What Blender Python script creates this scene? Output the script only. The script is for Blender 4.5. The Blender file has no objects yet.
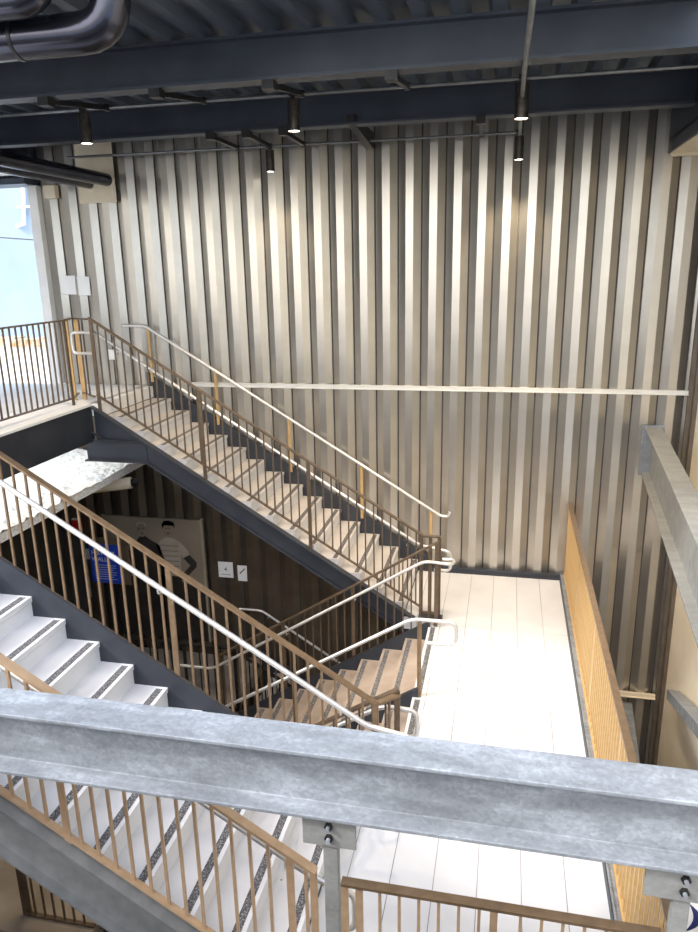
import bpy, math, random
from mathutils import Vector, Matrix
random.seed(4)
SC = bpy.context.scene
COL = SC.collection
PI = math.pi

# ------------------------------------------------------------------ materials
def nodes(name):
    m = bpy.data.materials.new(name); m.use_nodes = True
    nt = m.node_tree; b = nt.nodes['Principled BSDF']
    return m, nt, b

def N(nt, kind, **kw):
    n = nt.nodes.new(kind)
    for k, v in kw.items():
        if k in n.inputs.keys(): n.inputs[k].default_value = v
        else: setattr(n, k, v)
    return n

def ramp(nt, fac, stops):
    r = nt.nodes.new('ShaderNodeValToRGB')
    while len(r.color_ramp.elements) < len(stops): r.color_ramp.elements.new(0.5)
    for e, (p, c) in zip(r.color_ramp.elements, stops):
        e.position = p; e.color = (*c, 1)
    nt.links.new(fac, r.inputs['Fac'])
    return r.outputs['Color']

def mat(name, c1, c2=None, scale=8.0, detail=4.0, rough=0.5, metal=0.0, bump=0.0, bscale=None, lo=0.35, hi=0.65, spec=0.5):
    m, nt, b = nodes(name)
    tc = N(nt, 'ShaderNodeTexCoord')
    no = N(nt, 'ShaderNodeTexNoise'); no.inputs['Scale'].default_value = scale; no.inputs['Detail'].default_value = detail
    nt.links.new(tc.outputs['Object'], no.inputs['Vector'])
    c2 = c2 or c1
    nt.links.new(ramp(nt, no.outputs['Fac'], [(lo, c1), (hi, c2)]), b.inputs['Base Color'])
    b.inputs['Roughness'].default_value = rough; b.inputs['Metallic'].default_value = metal
    b.inputs['Specular IOR Level'].default_value = spec
    if bump:
        n2 = N(nt, 'ShaderNodeTexNoise'); n2.inputs['Scale'].default_value = bscale or scale * 4; n2.inputs['Detail'].default_value = 6
        nt.links.new(tc.outputs['Object'], n2.inputs['Vector'])
        bp = N(nt, 'ShaderNodeBump'); bp.inputs['Strength'].default_value = bump; bp.inputs['Distance'].default_value = 0.02
        nt.links.new(n2.outputs['Fac'], bp.inputs['Height']); nt.links.new(bp.outputs['Normal'], b.inputs['Normal'])
    return m

def emat(name, col, strength):
    m, nt, b = nodes(name)
    b.inputs['Base Color'].default_value = (*col, 1)
    b.inputs['Emission Color'].default_value = (*col, 1)
    b.inputs['Emission Strength'].default_value = strength
    return m

M = {}
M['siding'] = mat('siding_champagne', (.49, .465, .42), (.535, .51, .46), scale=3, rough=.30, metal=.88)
M['siding_low'] = mat('siding_shade_toned', (.13, .105, .08), (.17, .14, .105), scale=3, rough=.34, metal=.7)  # same siding, darkened to stand for the shade under the flight
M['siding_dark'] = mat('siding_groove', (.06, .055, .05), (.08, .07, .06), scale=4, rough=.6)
M['cream'] = mat('cream_wall', (.86, .76, .58), (.91, .82, .66), scale=2, rough=.7, bump=.1, bscale=30)
M['cream_trim'] = mat('cream_trim', (.70, .62, .47), (.76, .68, .53), scale=5, rough=.5)
M['rail_grey'] = mat('pale_grey_rail', (.60, .59, .55), (.66, .65, .61), scale=5, rough=.5)
M['bronze_trim'] = mat('bronze_trim', (.12, .10, .075), (.16, .13, .10), scale=6, rough=.45, metal=.3)
M['navy'] = mat('navy_steel', (.030, .038, .054), (.046, .056, .076), scale=2.2, rough=.42, metal=.25, bump=.04, bscale=60)
M['deck'] = mat('navy_deck', (.070, .09, .125), (.095, .12, .16), scale=1.5, rough=.34, metal=.45)
M['stringer'] = mat('stringer_steel', (.030, .035, .045), (.044, .050, .062), scale=3, rough=.5, metal=.25, bump=.05, bscale=50)
M['duct'] = mat('black_duct', (.045, .047, .062), (.065, .067, .085), scale=2, rough=.2, metal=.85)
M['stringer_front'] = mat('grey_steel', (.17, .178, .18), (.225, .232, .235), scale=9, rough=.5, metal=.25, bump=.05, bscale=50)
M['tan'] = mat('sun_toned_bronze_paint', (.42, .285, .17), (.49, .34, .215), scale=14, rough=.42, metal=.25)  # the bronze paint lightened to carry the sun on the near guards
M['conduit'] = mat('grey_conduit', (.16, .17, .18), (.22, .23, .24), scale=10, rough=.4, metal=.6)
M['black'] = mat('black_metal', (.012, .012, .013), (.03, .03, .03), scale=10, rough=.4, metal=.4)
M['bronze'] = mat('bronze_paint', (.185, .125, .072), (.245, .165, .10), scale=14, rough=.38, metal=.4)
M['bronze_shaded'] = mat('shaded_bronze_paint', (.115, .082, .054), (.155, .11, .072), scale=14, rough=.4, metal=.35)  # the bronze paint darkened for guards standing in shade
M['bronze_sunlit'] = mat('sunlit_bronze_paint', (.52, .335, .14), (.60, .40, .18), scale=14, rough=.42, metal=.25)  # the bronze paint with sunlight put into its colour
M['steel'] = mat('brushed_stainless', (.66, .65, .62), (.74, .73, .70), scale=30, rough=.36, metal=.6)
M['white'] = mat('white_paint', (.82, .82, .80), (.88, .88, .86), scale=4, rough=.6)
M['sign_white'] = mat('white_sign_board', (.85, .85, .85), (.9, .9, .9), scale=4, rough=.4)
M['navy_ink'] = mat('navy_ink', (.01, .015, .09), (.015, .02, .12), scale=6, rough=.6)
M['ink'] = mat('dark_ink', (.03, .03, .035), (.05, .05, .055), scale=10, rough=.6)
M['lamp_shell'] = mat('lamp_shell', (.045, .04, .035), (.08, .07, .06), scale=20, rough=.3, metal=.6)
M['glow'] = emat('lamp_glow', (1.0, .93, .82), 14)
M['facade'] = mat('pale_blue_facade', (.22, .29, .37), (.26, .33, .41), scale=.6, rough=.8)
M['rust'] = mat('rusty_coping', (.50, .30, .14), (.75, .66, .55), scale=6, rough=.7)
M['blue'] = mat('royal_blue_sign', (.012, .055, .50), (.02, .08, .60), scale=3, rough=.4)
M['red'] = mat('alarm_red', (.5, .015, .015), (.6, .03, .03), scale=6, rough=.4)
M['sepia'] = mat('sepia_print', (.20, .16, .115), (.30, .245, .18), scale=1.1, detail=2, rough=.55)
M['sepia_polo'] = mat('sepia_polo', (.36, .31, .24), (.42, .36, .28), scale=5, rough=.6)
M['sepia_dark'] = mat('sepia_shadow', (.016, .013, .011), (.035, .028, .022), scale=3, rough=.6)
M['sepia_skin'] = mat('sepia_skin', (.20, .15, .10), (.30, .23, .16), scale=9, rough=.6)
M['sepia_frame'] = mat('poster_frame', (.30, .26, .18), (.38, .33, .24), scale=6, rough=.5)
M['wrap'] = mat('pipe_wrap', (.62, .52, .38), (.80, .72, .58), scale=5, rough=.8, bump=.3, bscale=20)
M['foam'] = mat('sprayed_insulation', (.62, .61, .57), (.92, .91, .88), scale=24, detail=8, rough=.95, bump=1.0, bscale=26, lo=.3, hi=.55)
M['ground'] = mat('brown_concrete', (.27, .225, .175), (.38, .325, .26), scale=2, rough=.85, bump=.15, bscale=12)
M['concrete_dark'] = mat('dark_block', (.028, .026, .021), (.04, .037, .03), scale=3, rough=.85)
M['tread'] = mat('precast_tread', (.47, .44, .415), (.56, .53, .505), scale=2.5, rough=.6, bump=.05, bscale=80)
M['tread_lit'] = mat('lit_white_tread', (.60, .59, .59), (.70, .69, .69), scale=2.5, rough=.6)  # same tread, brightened for the stronger light on the front flight
M['riser'] = mat('lit_white_riser', (.70, .71, .72), (.78, .79, .80), scale=2.5, rough=.6)  # paler than the treads: the light risers face is in the colour
M['tread_shaded'] = mat('shaded_tread', (.27, .215, .17), (.37, .30, .245), scale=3.5, rough=.65, bump=.05, bscale=80)  # same tread, shade of the down flight put into the colour
M['brown_board'] = mat('brown_board', (.10, .07, .045), (.15, .11, .07), scale=4, rough=.6)

def galv(name, c1, c2, c3, rough=.42, metal=.55):
    m, nt, b = nodes(name)
    tc = N(nt, 'ShaderNodeTexCoord')
    v = N(nt, 'ShaderNodeTexVoronoi'); v.inputs['Scale'].default_value = 60
    no = N(nt, 'ShaderNodeTexNoise'); no.inputs['Scale'].default_value = 7; no.inputs['Detail'].default_value = 9; no.inputs['Roughness'].default_value = .7
    mp = N(nt, 'ShaderNodeMapping'); mp.inputs['Scale'].default_value = (.35, 1, 1)
    nt.links.new(tc.outputs['Object'], mp.inputs['Vector'])
    nt.links.new(tc.outputs['Object'], v.inputs['Vector']); nt.links.new(mp.outputs['Vector'], no.inputs['Vector'])
    mx = N(nt, 'ShaderNodeMath', operation='MULTIPLY_ADD')
    sep = N(nt, 'ShaderNodeSeparateColor'); nt.links.new(v.outputs['Color'], sep.inputs['Color'])
    nt.links.new(sep.outputs['Red'], mx.inputs[0]); mx.inputs[1].default_value = .12; nt.links.new(no.outputs['Fac'], mx.inputs[2])
    nt.links.new(ramp(nt, mx.outputs[0], [(.38, c1), (.58, c2), (.85, c3)]), b.inputs['Base Color'])
    b.inputs['Metallic'].default_value = metal; b.inputs['Roughness'].default_value = rough
    bp = N(nt, 'ShaderNodeBump'); bp.inputs['Strength'].default_value = .12; bp.inputs['Distance'].default_value = .01
    nt.links.new(no.outputs['Fac'], bp.inputs['Height']); nt.links.new(bp.outputs['Normal'], b.inputs['Normal'])
    return m
M['galv'] = galv('galvanized_steel', (.16, .17, .185), (.235, .255, .275), (.42, .45, .49), rough=.55, metal=.15)
M['galv_dull'] = galv('dull_galvanized_steel', (.20, .203, .195), (.25, .253, .24), (.32, .322, .305), rough=.55, metal=.2)

def speckle(name):
    m, nt, b = nodes(name)
    tc = N(nt, 'ShaderNodeTexCoord')
    v = N(nt, 'ShaderNodeTexVoronoi'); v.inputs['Scale'].default_value = 190
    nt.links.new(tc.outputs['Object'], v.inputs['Vector'])
    sep = N(nt, 'ShaderNodeSeparateColor'); nt.links.new(v.outputs['Color'], sep.inputs['Color'])
    nt.links.new(ramp(nt, sep.outputs['Red'], [(.5, (.06, .058, .06)), (.72, (.12, .115, .12)), (.98, (.36, .35, .34))]), b.inputs['Base Color'])
    b.inputs['Roughness'].default_value = .8
    return m
M['grit'] = speckle('black_grit_strip')

def paver():
    # long pale precast planks, joints every .3075 in X and every 1.65 in Y, staggered column tints
    m, nt, b = nodes('white_precast_planks')
    tc = N(nt, 'ShaderNodeTexCoord'); sx = N(nt, 'ShaderNodeSeparateXYZ'); nt.links.new(tc.outputs['Object'], sx.inputs[0])
    def op(o, a, bb=None, c=None):
        n = N(nt, 'ShaderNodeMath', operation=o)
        for i, v in enumerate((a, bb, c)):
            if v is None: continue
            if isinstance(v, (int, float)): n.inputs[i].default_value = v
            else: nt.links.new(v, n.inputs[i])
        return n.outputs[0]
    ux = op('DIVIDE', op('ADD', sx.outputs['X'], .284), .3075)
    fx = op('ABSOLUTE', op('SUBTRACT', op('FRACT', op('ADD', ux, .5)), .5))
    uy = op('DIVIDE', sx.outputs['Y'], 1.65)
    fy = op('ABSOLUTE', op('SUBTRACT', op('FRACT', op('ADD', uy, .5)), .5))
    jx = op('LESS_THAN', fx, .0115); jy = op('LESS_THAN', fy, .0016)
    cell = N(nt, 'ShaderNodeCombineXYZ')
    nt.links.new(op('FLOOR', op('ADD', ux, .0)), cell.inputs[0]); nt.links.new(op('FLOOR', uy), cell.inputs[1])
    wn = N(nt, 'ShaderNodeTexWhiteNoise'); nt.links.new(cell.outputs[0], wn.inputs['Vector'])
    no = N(nt, 'ShaderNodeTexNoise'); no.inputs['Scale'].default_value = 2.2; no.inputs['Detail'].default_value = 5
    nt.links.new(tc.outputs['Object'], no.inputs['Vector'])
    tint = op('MULTIPLY_ADD', wn.outputs['Value'], .25, op('MULTIPLY', no.outputs['Fac'], .8))
    base = ramp(nt, tint, [(.25, (.52, .525, .54)), (.7, (.62, .625, .635))])
    # joint darkness varies along its length
    n2 = N(nt, 'ShaderNodeTexNoise'); n2.inputs['Scale'].default_value = .9
    nt.links.new(tc.outputs['Object'], n2.inputs['Vector'])
    js = op('MULTIPLY', op('MAXIMUM', jx, op('MULTIPLY', jy, .8)), op('MINIMUM', op('MULTIPLY', n2.outputs['Fac'], 1.5), 1.0))
    mix = N(nt, 'ShaderNodeMix', data_type='RGBA')
    nt.links.new(js, mix.inputs['Factor']); nt.links.new(base, mix.inputs[6]); mix.inputs[7].default_value = (.16, .15, .15, 1)
    nt.links.new(mix.outputs[2], b.inputs['Base Color'])
    b.inputs['Roughness'].default_value = .65
    return m
M['paver'] = paver()

# ------------------------------------------------------------------ mesh helpers
class MB:
    def __init__(s): s.v = []; s.f = []; s.mi = []; s.k = 0
    def add(s, vs, fs):
        o = len(s.v); s.v += [tuple(v) for v in vs]; s.f += [tuple(i + o for i in f) for f in fs]; s.mi += [s.k] * len(fs); return s
    def box(s, x0, x1, y0, y1, z0, z1):
        x0, x1 = min(x0, x1), max(x0, x1); y0, y1 = min(y0, y1), max(y0, y1); z0, z1 = min(z0, z1), max(z0, z1)
        return s.add([(x0,y0,z0),(x1,y0,z0),(x1,y1,z0),(x0,y1,z0),(x0,y0,z1),(x1,y0,z1),(x1,y1,z1),(x0,y1,z1)],
                     [(0,3,2,1),(4,5,6,7),(0,1,5,4),(1,2,6,5),(2,3,7,6),(3,0,4,7)])
    def prism(s, prof, p0, axis, u, w):
        # extrude the 2-D outline prof (a,b)->p0+a*u+b*w along the vector axis
        p0, axis, u, w = Vector(p0), Vector(axis), Vector(u), Vector(w); n = len(prof)
        a = [p0 + u * x + w * y for x, y in prof]; b = [q + axis for q in a]
        area = sum(prof[i][0]*prof[(i+1)%n][1]-prof[(i+1)%n][0]*prof[i][1] for i in range(n))
        ccw = (area > 0) == (u.cross(w).dot(axis) > 0)
        if not ccw: a.reverse(); b.reverse()
        fs = [tuple(range(n))[::-1], tuple(range(n, 2*n))] + [(i, (i+1)%n, n+(i+1)%n, n+i) for i in range(n)]
        return s.add(a + b, fs)
    def bar(s, p, q, w, h, up=(0,0,1), vert_ends=True):
        # rectangular bar from p to q; w sideways, h along up
        p, q, up = Vector(p), Vector(q), Vector(up); d = (q - p).normalized(); side = d.cross(up).normalized()
        upv = up if vert_ends else side.cross(d).normalized()
        hh = h / 2
        if vert_ends:
            c = abs(side.cross(d).normalized().dot(up)); hh = h / 2 / max(c, .3)
        o = []
        for e in (p, q):
            o += [e - side*w/2 - upv*hh, e + side*w/2 - upv*hh, e + side*w/2 + upv*hh, e - side*w/2 + upv*hh]
        return s.add(o, [(0,1,2,3),(7,6,5,4),(0,4,5,1),(1,5,6,2),(2,6,7,3),(3,7,4,0)])
    def tube(s, pts, r, n=10, fillet=0.0, cap=True):
        pts = [Vector(p) for p in pts]
        if fillet:
            out = [pts[0]]
            for i in range(1, len(pts)-1):
                a, b, c = pts[i-1], pts[i], pts[i+1]
                f = min(fillet, (a-b).length*.48, (c-b).length*.48)
                p, q = b + (a-b).normalized()*f, b + (c-b).normalized()*f
                for k in range(7):
                    t = k/6; out.append(p*(1-t)**2 + b*2*t*(1-t) + q*t*t)
            out.append(pts[-1]); pts = out
        rings = []; nrm = None
        for i, p in enumerate(pts):
            if i == 0: d = pts[1]-p
            elif i == len(pts)-1: d = p-pts[i-1]
            else: d = (pts[i+1]-p).normalized() + (p-pts[i-1]).normalized()
            d.normalize()
            if nrm is None:
                nrm = d.cross(Vector((0,0,1)));
                if nrm.length < .01: nrm = d.cross(Vector((0,1,0)))
            nrm = (nrm - d*nrm.dot(d)).normalized(); b = d.cross(nrm)
            rr = r[i] if isinstance(r, (list, tuple)) else r
            rings.append([p + nrm*math.cos(2*PI*k/n)*rr + b*math.sin(2*PI*k/n)*rr for k in range(n)])
        vs = [v for ring in rings for v in ring]; fs = []
        for i in range(len(rings)-1):
            for k in range(n):
                fs.append((i*n+k, i*n+(k+1)%n, (i+1)*n+(k+1)%n, (i+1)*n+k))
        if cap:
            fs.append(tuple(range(n))[::-1]); fs.append(tuple(range((len(rings)-1)*n, len(rings)*n)))
        return s.add(vs, fs)
    def grid(s, ptsgrid):
        nr, nc = len(ptsgrid), len(ptsgrid[0])
        return s.add([p for row in ptsgrid for p in row], [(i*nc+j, i*nc+j+1, (i+1)*nc+j+1, (i+1)*nc+j) for i in range(nr-1) for j in range(nc-1)])
    def build(s, name, m, parent=None, smooth=False, bevel=0.0):
        me = bpy.data.meshes.new(name); me.from_pydata(s.v, [], s.f); me.update()
        ms = m if isinstance(m, (list, tuple)) else [m]
        for x in ms: me.materials.append(x)
        if len(ms) > 1: me.polygons.foreach_set('material_index', s.mi)
        if smooth:
            me.polygons.foreach_set('use_smooth', [True]*len(me.polygons))
            me.set_sharp_from_angle(angle=math.radians(40))
        o = bpy.data.objects.new(name, me); COL.objects.link(o)
        if bevel:
            bv = o.modifiers.new('soft_edge', 'BEVEL'); bv.width = bevel; bv.segments = 2; bv.limit_method = 'ANGLE'
        if parent is not None: attach(o, parent)
        return o

def world_loc(o):
    l = Vector(o.location)
    while o.parent is not None: o = o.parent; l += Vector(o.location)
    return l
def attach(o, parent):
    # everything is built at its place in the room: parents are empties (or meshes at the origin) without rotation
    o.parent = parent
    o.location = Vector(o.location) - world_loc(parent)
def empty(name, loc):
    o = bpy.data.objects.new(name, None); o.empty_display_size = .1; COL.objects.link(o); o.location = loc; return o
def tag(o, label, cat, group=None, kind='thing'):
    o['label'] = label; o['category'] = cat; o['kind'] = kind
    if group: o['group'] = group
    return o
def thing(name, loc, label, cat, group=None): return tag(empty(name, loc), label, cat, group)
def struct(o, label=None, cat=None):
    o['kind'] = 'structure'
    if label: o['label'] = label; o['category'] = cat
    return o
def text(name, body, size, m, parent, loc, rot=(PI/2,0,0)):
    c = bpy.data.curves.new(name, 'FONT'); c.body = body; c.size = size; c.align_x = 'CENTER'; c.align_y = 'CENTER'; c.extrude = .001
    c.materials.append(m)
    o = bpy.data.objects.new(name, c); COL.objects.link(o); o.location = loc; o.rotation_euler = rot
    dg = bpy.context.evaluated_depsgraph_get(); me = bpy.data.meshes.new_from_object(o.evaluated_get(dg))
    q = bpy.data.objects.new(name, me); COL.objects.link(q); q.location = loc; q.rotation_euler = rot
    bpy.data.objects.remove(o); attach(q, parent); return q

# ------------------------------------------------------------------ dimensions (metres; landing surface z = 0, back wall y = 0)
R, T = .175, .28
XR = -1.70                      # reference of the up flights: nosing k sits at XR - k*T, height k*R
XM = -1.65                      # nosing of the landing edge above the down flight
ZU, ZL = 15*R, -10*R            # upper and lower landing
Y1, Y2, Y3, Y4, Y5, Y6 = -1.50, -1.70, -3.22, -4.83, -5.03, -6.63
XE = -5.90
ZR = 5.76                       # underside of the roof beams
def upz(x): return (XR - x) / T * R         # nosing line of the two up flights
def dnz(x): return (x - XM) / T * R         # nosing line of the down flight

# ------------------------------------------------------------------ back wall: 305 mm box-rib siding
def siding(x0, x1, zlo, zhi, y=0.0, back=True):
    # zlo, zhi: heights of the lower and upper edge as functions of x
    mb = MB(); P = .3048; ph = -5.184
    prof = []
    k = math.floor((x0 - ph)/P) - 1
    while ph + k*P < x1 + P:
        c = ph + k*P
        prof += [(c-.050, 0, 0), (c+.050, 0, 0), (c+.141, .052, 0), (c+.1415, .07, 1), (c+.1633, .07, 1), (c+.1638, .052, 0)]
        k += 1
    pts = [(max(x0, min(x1, a)), y + b, f) for a, b, f in prof if x0 - .16 < a < x1 + .16]
    for (a, b, f), (c, d, g) in zip(pts, pts[1:]):
        if c - a < 1e-6: continue
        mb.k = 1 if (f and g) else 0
        mb.add([(a,b,zlo(a)),(c,d,zlo(c)),(c,d,zhi(c)),(a,b,zhi(a))], [(0,1,2,3)])
    mb.k = 0
    if back: mb.box(x0, x1, y+.10, y+.16, -5.2, 6.2)
    return mb
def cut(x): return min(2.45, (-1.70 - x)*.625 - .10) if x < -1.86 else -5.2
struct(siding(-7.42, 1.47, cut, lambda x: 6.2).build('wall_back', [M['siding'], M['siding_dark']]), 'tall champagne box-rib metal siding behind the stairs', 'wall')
struct(siding(-7.42, -1.86, lambda x: -5.2, lambda x: (-1.70 - x)*.625 - .10 if x > -5.78 else 2.45, back=False).build('wall_back_lower', [M['siding_low'], M['siding_dark']]), 'box-rib siding with painted-in shade beneath the back flight', 'wall')
b = MB().box(-7.56, -7.42, -.06, .10, ZU, 5.46)
struct(b.build('trim_1', M['white']), 'white vertical jamb ending the ribbed wall at the open side', 'trim')
b = MB().box(1.40, 1.50, -.055, -.01, -5.2, 5.4).box(1.45, 1.50, -.14, -.055, -5.2, 5.4)
struct(b.build('trim_2', M['bronze_trim']), 'dark bronze corner trim between ribbed and cream wall', 'trim')
# right wall, cream
b = MB().box(1.50, 1.62, -9.0, .14, -5.2, 6.2)
struct(b.build('wall_right', M['cream']), 'smooth cream wall closing the right side', 'wall')
# girt rails on the wall
def wall_rail(z, x0, x1):
    return MB().box(x0, x1, -.05, -.002, z-.028, z+.028).box(x0, x1, -.075, -.05, z-.028, z-.018)
struct(wall_rail(2.655, -5.30, 1.40).build('trim_3', M['rail_grey']), 'long pale horizontal rail across the ribbed wall above the stairs', 'trim')
struct(wall_rail(-1.70, .20, 1.40).build('trim_4', M['cream_trim']), 'short pale horizontal rail low on the ribbed wall', 'trim')

# ------------------------------------------------------------------ floors
b = MB()
b.prism([(0, 0), (0, Y6-.03), (XR-T, Y6-.03), (XR-T, Y5+.03), (XM, Y5+.03), (XM, Y1-.03), (XR-T, Y1-.03), (XR-T, 0)], (0,0,-.16), (0,0,.16), (1,0,0), (0,1,0))
fl = struct(b.build('floor_landing', M['paver']), 'white plank paved stair landing', 'floor')
for ya, yb in ((Y2-.04, Y3+.06), (Y3-.06, Y4+.04)):
    MB().box(XM+.030, XM+.085, ya, yb, -.02, .0025).build('grit_strip', M['grit'], fl)
b = MB().box(-10.5, -6.06, -8.0, 0, ZU-.16, ZU).box(-6.06, -6.02, -8.0, 0, ZU-.028, ZU).box(-6.06, XE, Y5+.10, Y6-.10, ZU-.16, ZU).box(-6.06, XE, 0, Y1, ZU-.16, ZU)
fu = struct(b.build('floor_upper', M['white']), 'bright upper landing at the top of the stairs', 'floor')
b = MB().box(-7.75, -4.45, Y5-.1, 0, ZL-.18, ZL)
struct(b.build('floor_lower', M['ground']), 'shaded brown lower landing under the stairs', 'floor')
b = MB().box(-14, 6, -16, 4, -5.3, -5.2)
struct(b.build('ground', M['ground']), 'brown concrete ground far below', 'ground')
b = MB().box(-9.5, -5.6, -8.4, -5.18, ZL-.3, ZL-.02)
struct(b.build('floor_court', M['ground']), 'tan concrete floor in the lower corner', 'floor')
# dark wall at the left of the lower landing
b = MB().box(-7.87, -7.75, -8.0, .14, -5.2, 1.45)
struct(b.build('wall_left', M['concrete_dark']), 'dark block wall beside the lower landing', 'wall')
b = MB().box(-9.5, -6.3, -8.2, -8.05, -5.2, ZU-.16)
struct(b.build('light_blocker_front', M['concrete_dark']))  # unseen wall, added to keep light out of the lower level
b = MB().box(-14, .28, -14, -8.75, -5.2, ZU+.0)
struct(b.build('light_blocker_rear', M['concrete_dark']), 'unseen dark block below and behind the viewer, added to block light', 'wall')  # unseen blocker, stops light from behind the camera
struct(MB().box(-7.87, -7.42, 0, .14, -5.2, 1.60).build('wall_corner', M['siding_dark']), 'dark end of the rear wall below the upper landing', 'wall')
b = MB().box(-10.6, -10.5, -8.7, -.9, 2.45, 6.2)
struct(b.build('light_blocker_side', M['concrete_dark']), 'unseen dark wall at the far left, added to darken the rib reflections', 'wall')  # out of view, added so the left rib slopes reflect something dark
# sprayed ledge under the upper landing
g = []
nx, ny = 26, 60
for i in range(ny+1):
    row = []
    for j in range(nx+1):
        x = -7.75 + (1.72)*j/nx; y = -5.0*i/ny
        row.append((x + (random.uniform(-.03, .03) if j == nx else 0), y, 1.60 + random.uniform(-.018, .018)))
    g.append(row)
b = MB().grid(g).box(-7.75, -6.08, -5.0, 0, 1.46, 1.565)
ledge = tag(b.build('insulated_ledge', M['foam']), 'rough white sprayed insulation ledge under the upper landing', 'ledge')
p = thing('wrapped_pipe', (-6.05, -.8, 1.32), 'cream wrapped pipe stub poking out below the white sprayed ledge', 'pipe')
MB().tube([(-6.75, -1.05, 1.30), (-5.98, -.80, 1.36)], .085, 16).build('wrap', M['wrap'], p, smooth=True)
MB().tube([(-5.98, -.80, 1.36), (-5.90, -.775, 1.366)], .055, 14).build('pipe_end', M['black'], p, smooth=True)

# steel edge under the upper landing
b = MB().box(-6.055, -6.03, Y5-.1, Y1+.0, 2.15, ZU-.03).box(-6.11, -6.055, Y5-.1, Y1, 2.13, 2.155)
tag(b.build('edge_beam', M['stringer']), 'dark steel edge beam fronting the upper landing', 'beam')
# curbs of the landing
b = MB().box(XR-.2, 0.06, -.06, -.002, 0, .075).box(XR-.2, .06, -.075, -.06, 0, .02)
struct(b.build('baseboard_back', M['stringer']), 'dark steel curb along the foot of the ribbed wall', 'curb')
b = MB().box(.0, .012, Y6, -.06, 0, .10).box(.0, .055, Y6, -.06, -.16, .0)
b.box(.012, .055, Y6, -.06, .0, .085)
struct(b.build('baseboard_right', [M['galv']]), 'galvanized curb along the right edge of the landing', 'curb')
MB().box(-.008, .0, Y6, -.06, 0, .085).build('curb_face', M['stringer'], bpy.data.objects['baseboard_right'])

# ------------------------------------------------------------------ stairs
def step_mesh(y0, y1, last=False):
    # one precast step with its nosing at the origin: tread to the left, riser below
    return MB().prism([(0, 0), (-.003, -.045), (-.012, -.055), (-.012, -R-.005), (-.04, -R-.05), (-.07, -.075), (-T-.012, -.065), (-T-.012, 0)],
                      (0, y0, 0), (0, y1-y0, 0), (1,0,0), (0,0,1))
def strip_mesh(y0, y1): return MB().box(-.085, -.030, y0, y1, -.01, .0022)
def flight_steps(root, y0, y1, coords, name='step', m='tread'):
    proto = step_mesh(y0, y1).build(name, [M[m], M['riser']])
    for p_ in proto.data.polygons:
        if abs(p_.normal.x) > .9: p_.material_index = 1
    ps = strip_mesh(y0+.03, y1-.03).build('grit_strip', M['grit'])
    base = Vector(root.location)
    for i, (x, z) in enumerate(coords):
        s = proto if i == 0 else proto.copy()
        g = ps if i == 0 else ps.copy()
        if i: COL.objects.link(s); COL.objects.link(g)
        s.parent = root; s.location = Vector((x, 0, z)) - base
        g.parent = s; g.location = (0, 0, 0)
def stringer(root, y0, y1, x0, x1, zf, top, depth, flange=.0, fdir=1, m='stringer'):
    # channel plate between x0 and x1 following the nosing line zf
    mb = MB()
    za, zb = zf(x0), zf(x1)
    mb.prism([(x0, za+top), (x1, zb+top), (x1, zb+top-depth), (x0, za+top-depth)], (0, y0, 0), (0, y1-y0, 0), (1,0,0), (0,0,1))
    if flange:
        ya = y0 if fdir < 0 else y1
        for dz in (top-.012, top-depth+.004):
            mb.prism([(x0, za+dz-.008), (x1, zb+dz-.008), (x1, zb+dz+.010), (x0, za+dz+.010)], (0, ya, 0), (0, fdir*flange, 0), (1,0,0), (0,0,1))
    return mb.build('stringer', M[m], root)
ups = [(XR - k*T, k*R) for k in range(1, 15)]
# flight against the back wall
f1 = thing('stair_flight', (XR-T, -.75, 0), 'white step staircase flight running up along the ribbed back wall', 'stairs')
flight_steps(f1, Y1+.02, -.075, ups)
stringer(f1, -.07, -.04, -5.98, -1.80, upz, .15, .36)
def dogleg(root):
    mb = MB(); y0, y1 = Y1-.012, Y1+.012
    t = -.085; d = .27
    xk = -5.30; zk = 1.88
    zt = lambda x: upz(x)+t
    xe = -1.83
    xb = XR - (zk + d - t + .0)*T/R     # bottom line meets the level part
    mb.prism([(-6.0, zt(-6.0)), (xe, zt(xe)), (xe, zt(xe)-d), (xk, zk), (-6.16, zk), (-6.16, 2.15), (-6.0, 2.15)], (0, y0, 0), (0, y1-y0, 0), (1,0,0), (0,0,1))
    # flanges stand out towards the stair hall
    def fl(xa, za, xb, zb, w=.075, th=.016):
        mb.prism([(xa, za), (xb, zb), (xb, zb+th), (xa, za+th)], (0, y0-w, 0), (0, w, 0), (1,0,0), (0,0,1))
    fl(-6.0, zt(-6.0)-.016, xe, zt(xe)-.016); fl(xk, zk, xe, zt(xe)-d); fl(-6.16, zk, xk, zk)
    fl(-6.12, 2.155, xk-.02, 2.155, w=.05, th=.012); fl(-6.12, 2.30, -5.90, 2.165, w=.05, th=.012)
    mb.bar((xk, y0-.004, zk), (xk-.02, y0-.004, 2.165), .012, .012, up=(0,1,0))
    return mb.build('stringer', M['stringer'], root)
dogleg(f1)
# front flight
f2 = thing('stair_flight', (XR-T, -5.8, 0), 'sunlit white staircase flight running up left just behind the big galvanized beam', 'stairs')
flight_steps(f2, Y6+.03, Y5-.03, ups, m='tread_lit')
stringer(f2, Y5-.03, Y5, -6.1, -1.86, upz, .16, .42)
stringer(f2, Y6-.02, Y6+.005, -6.1, -1.86, upz, .055, .38, flange=.06, fdir=-1, m='stringer_front')
# down flight in two bays
f3 = thing('stair_flight', (XM, -3.2, 0), 'shaded brown staircase flight going down left between the two white flights', 'stairs')
dn = [(XM - k*T, -k*R) for k in range(1, 10)]

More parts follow.
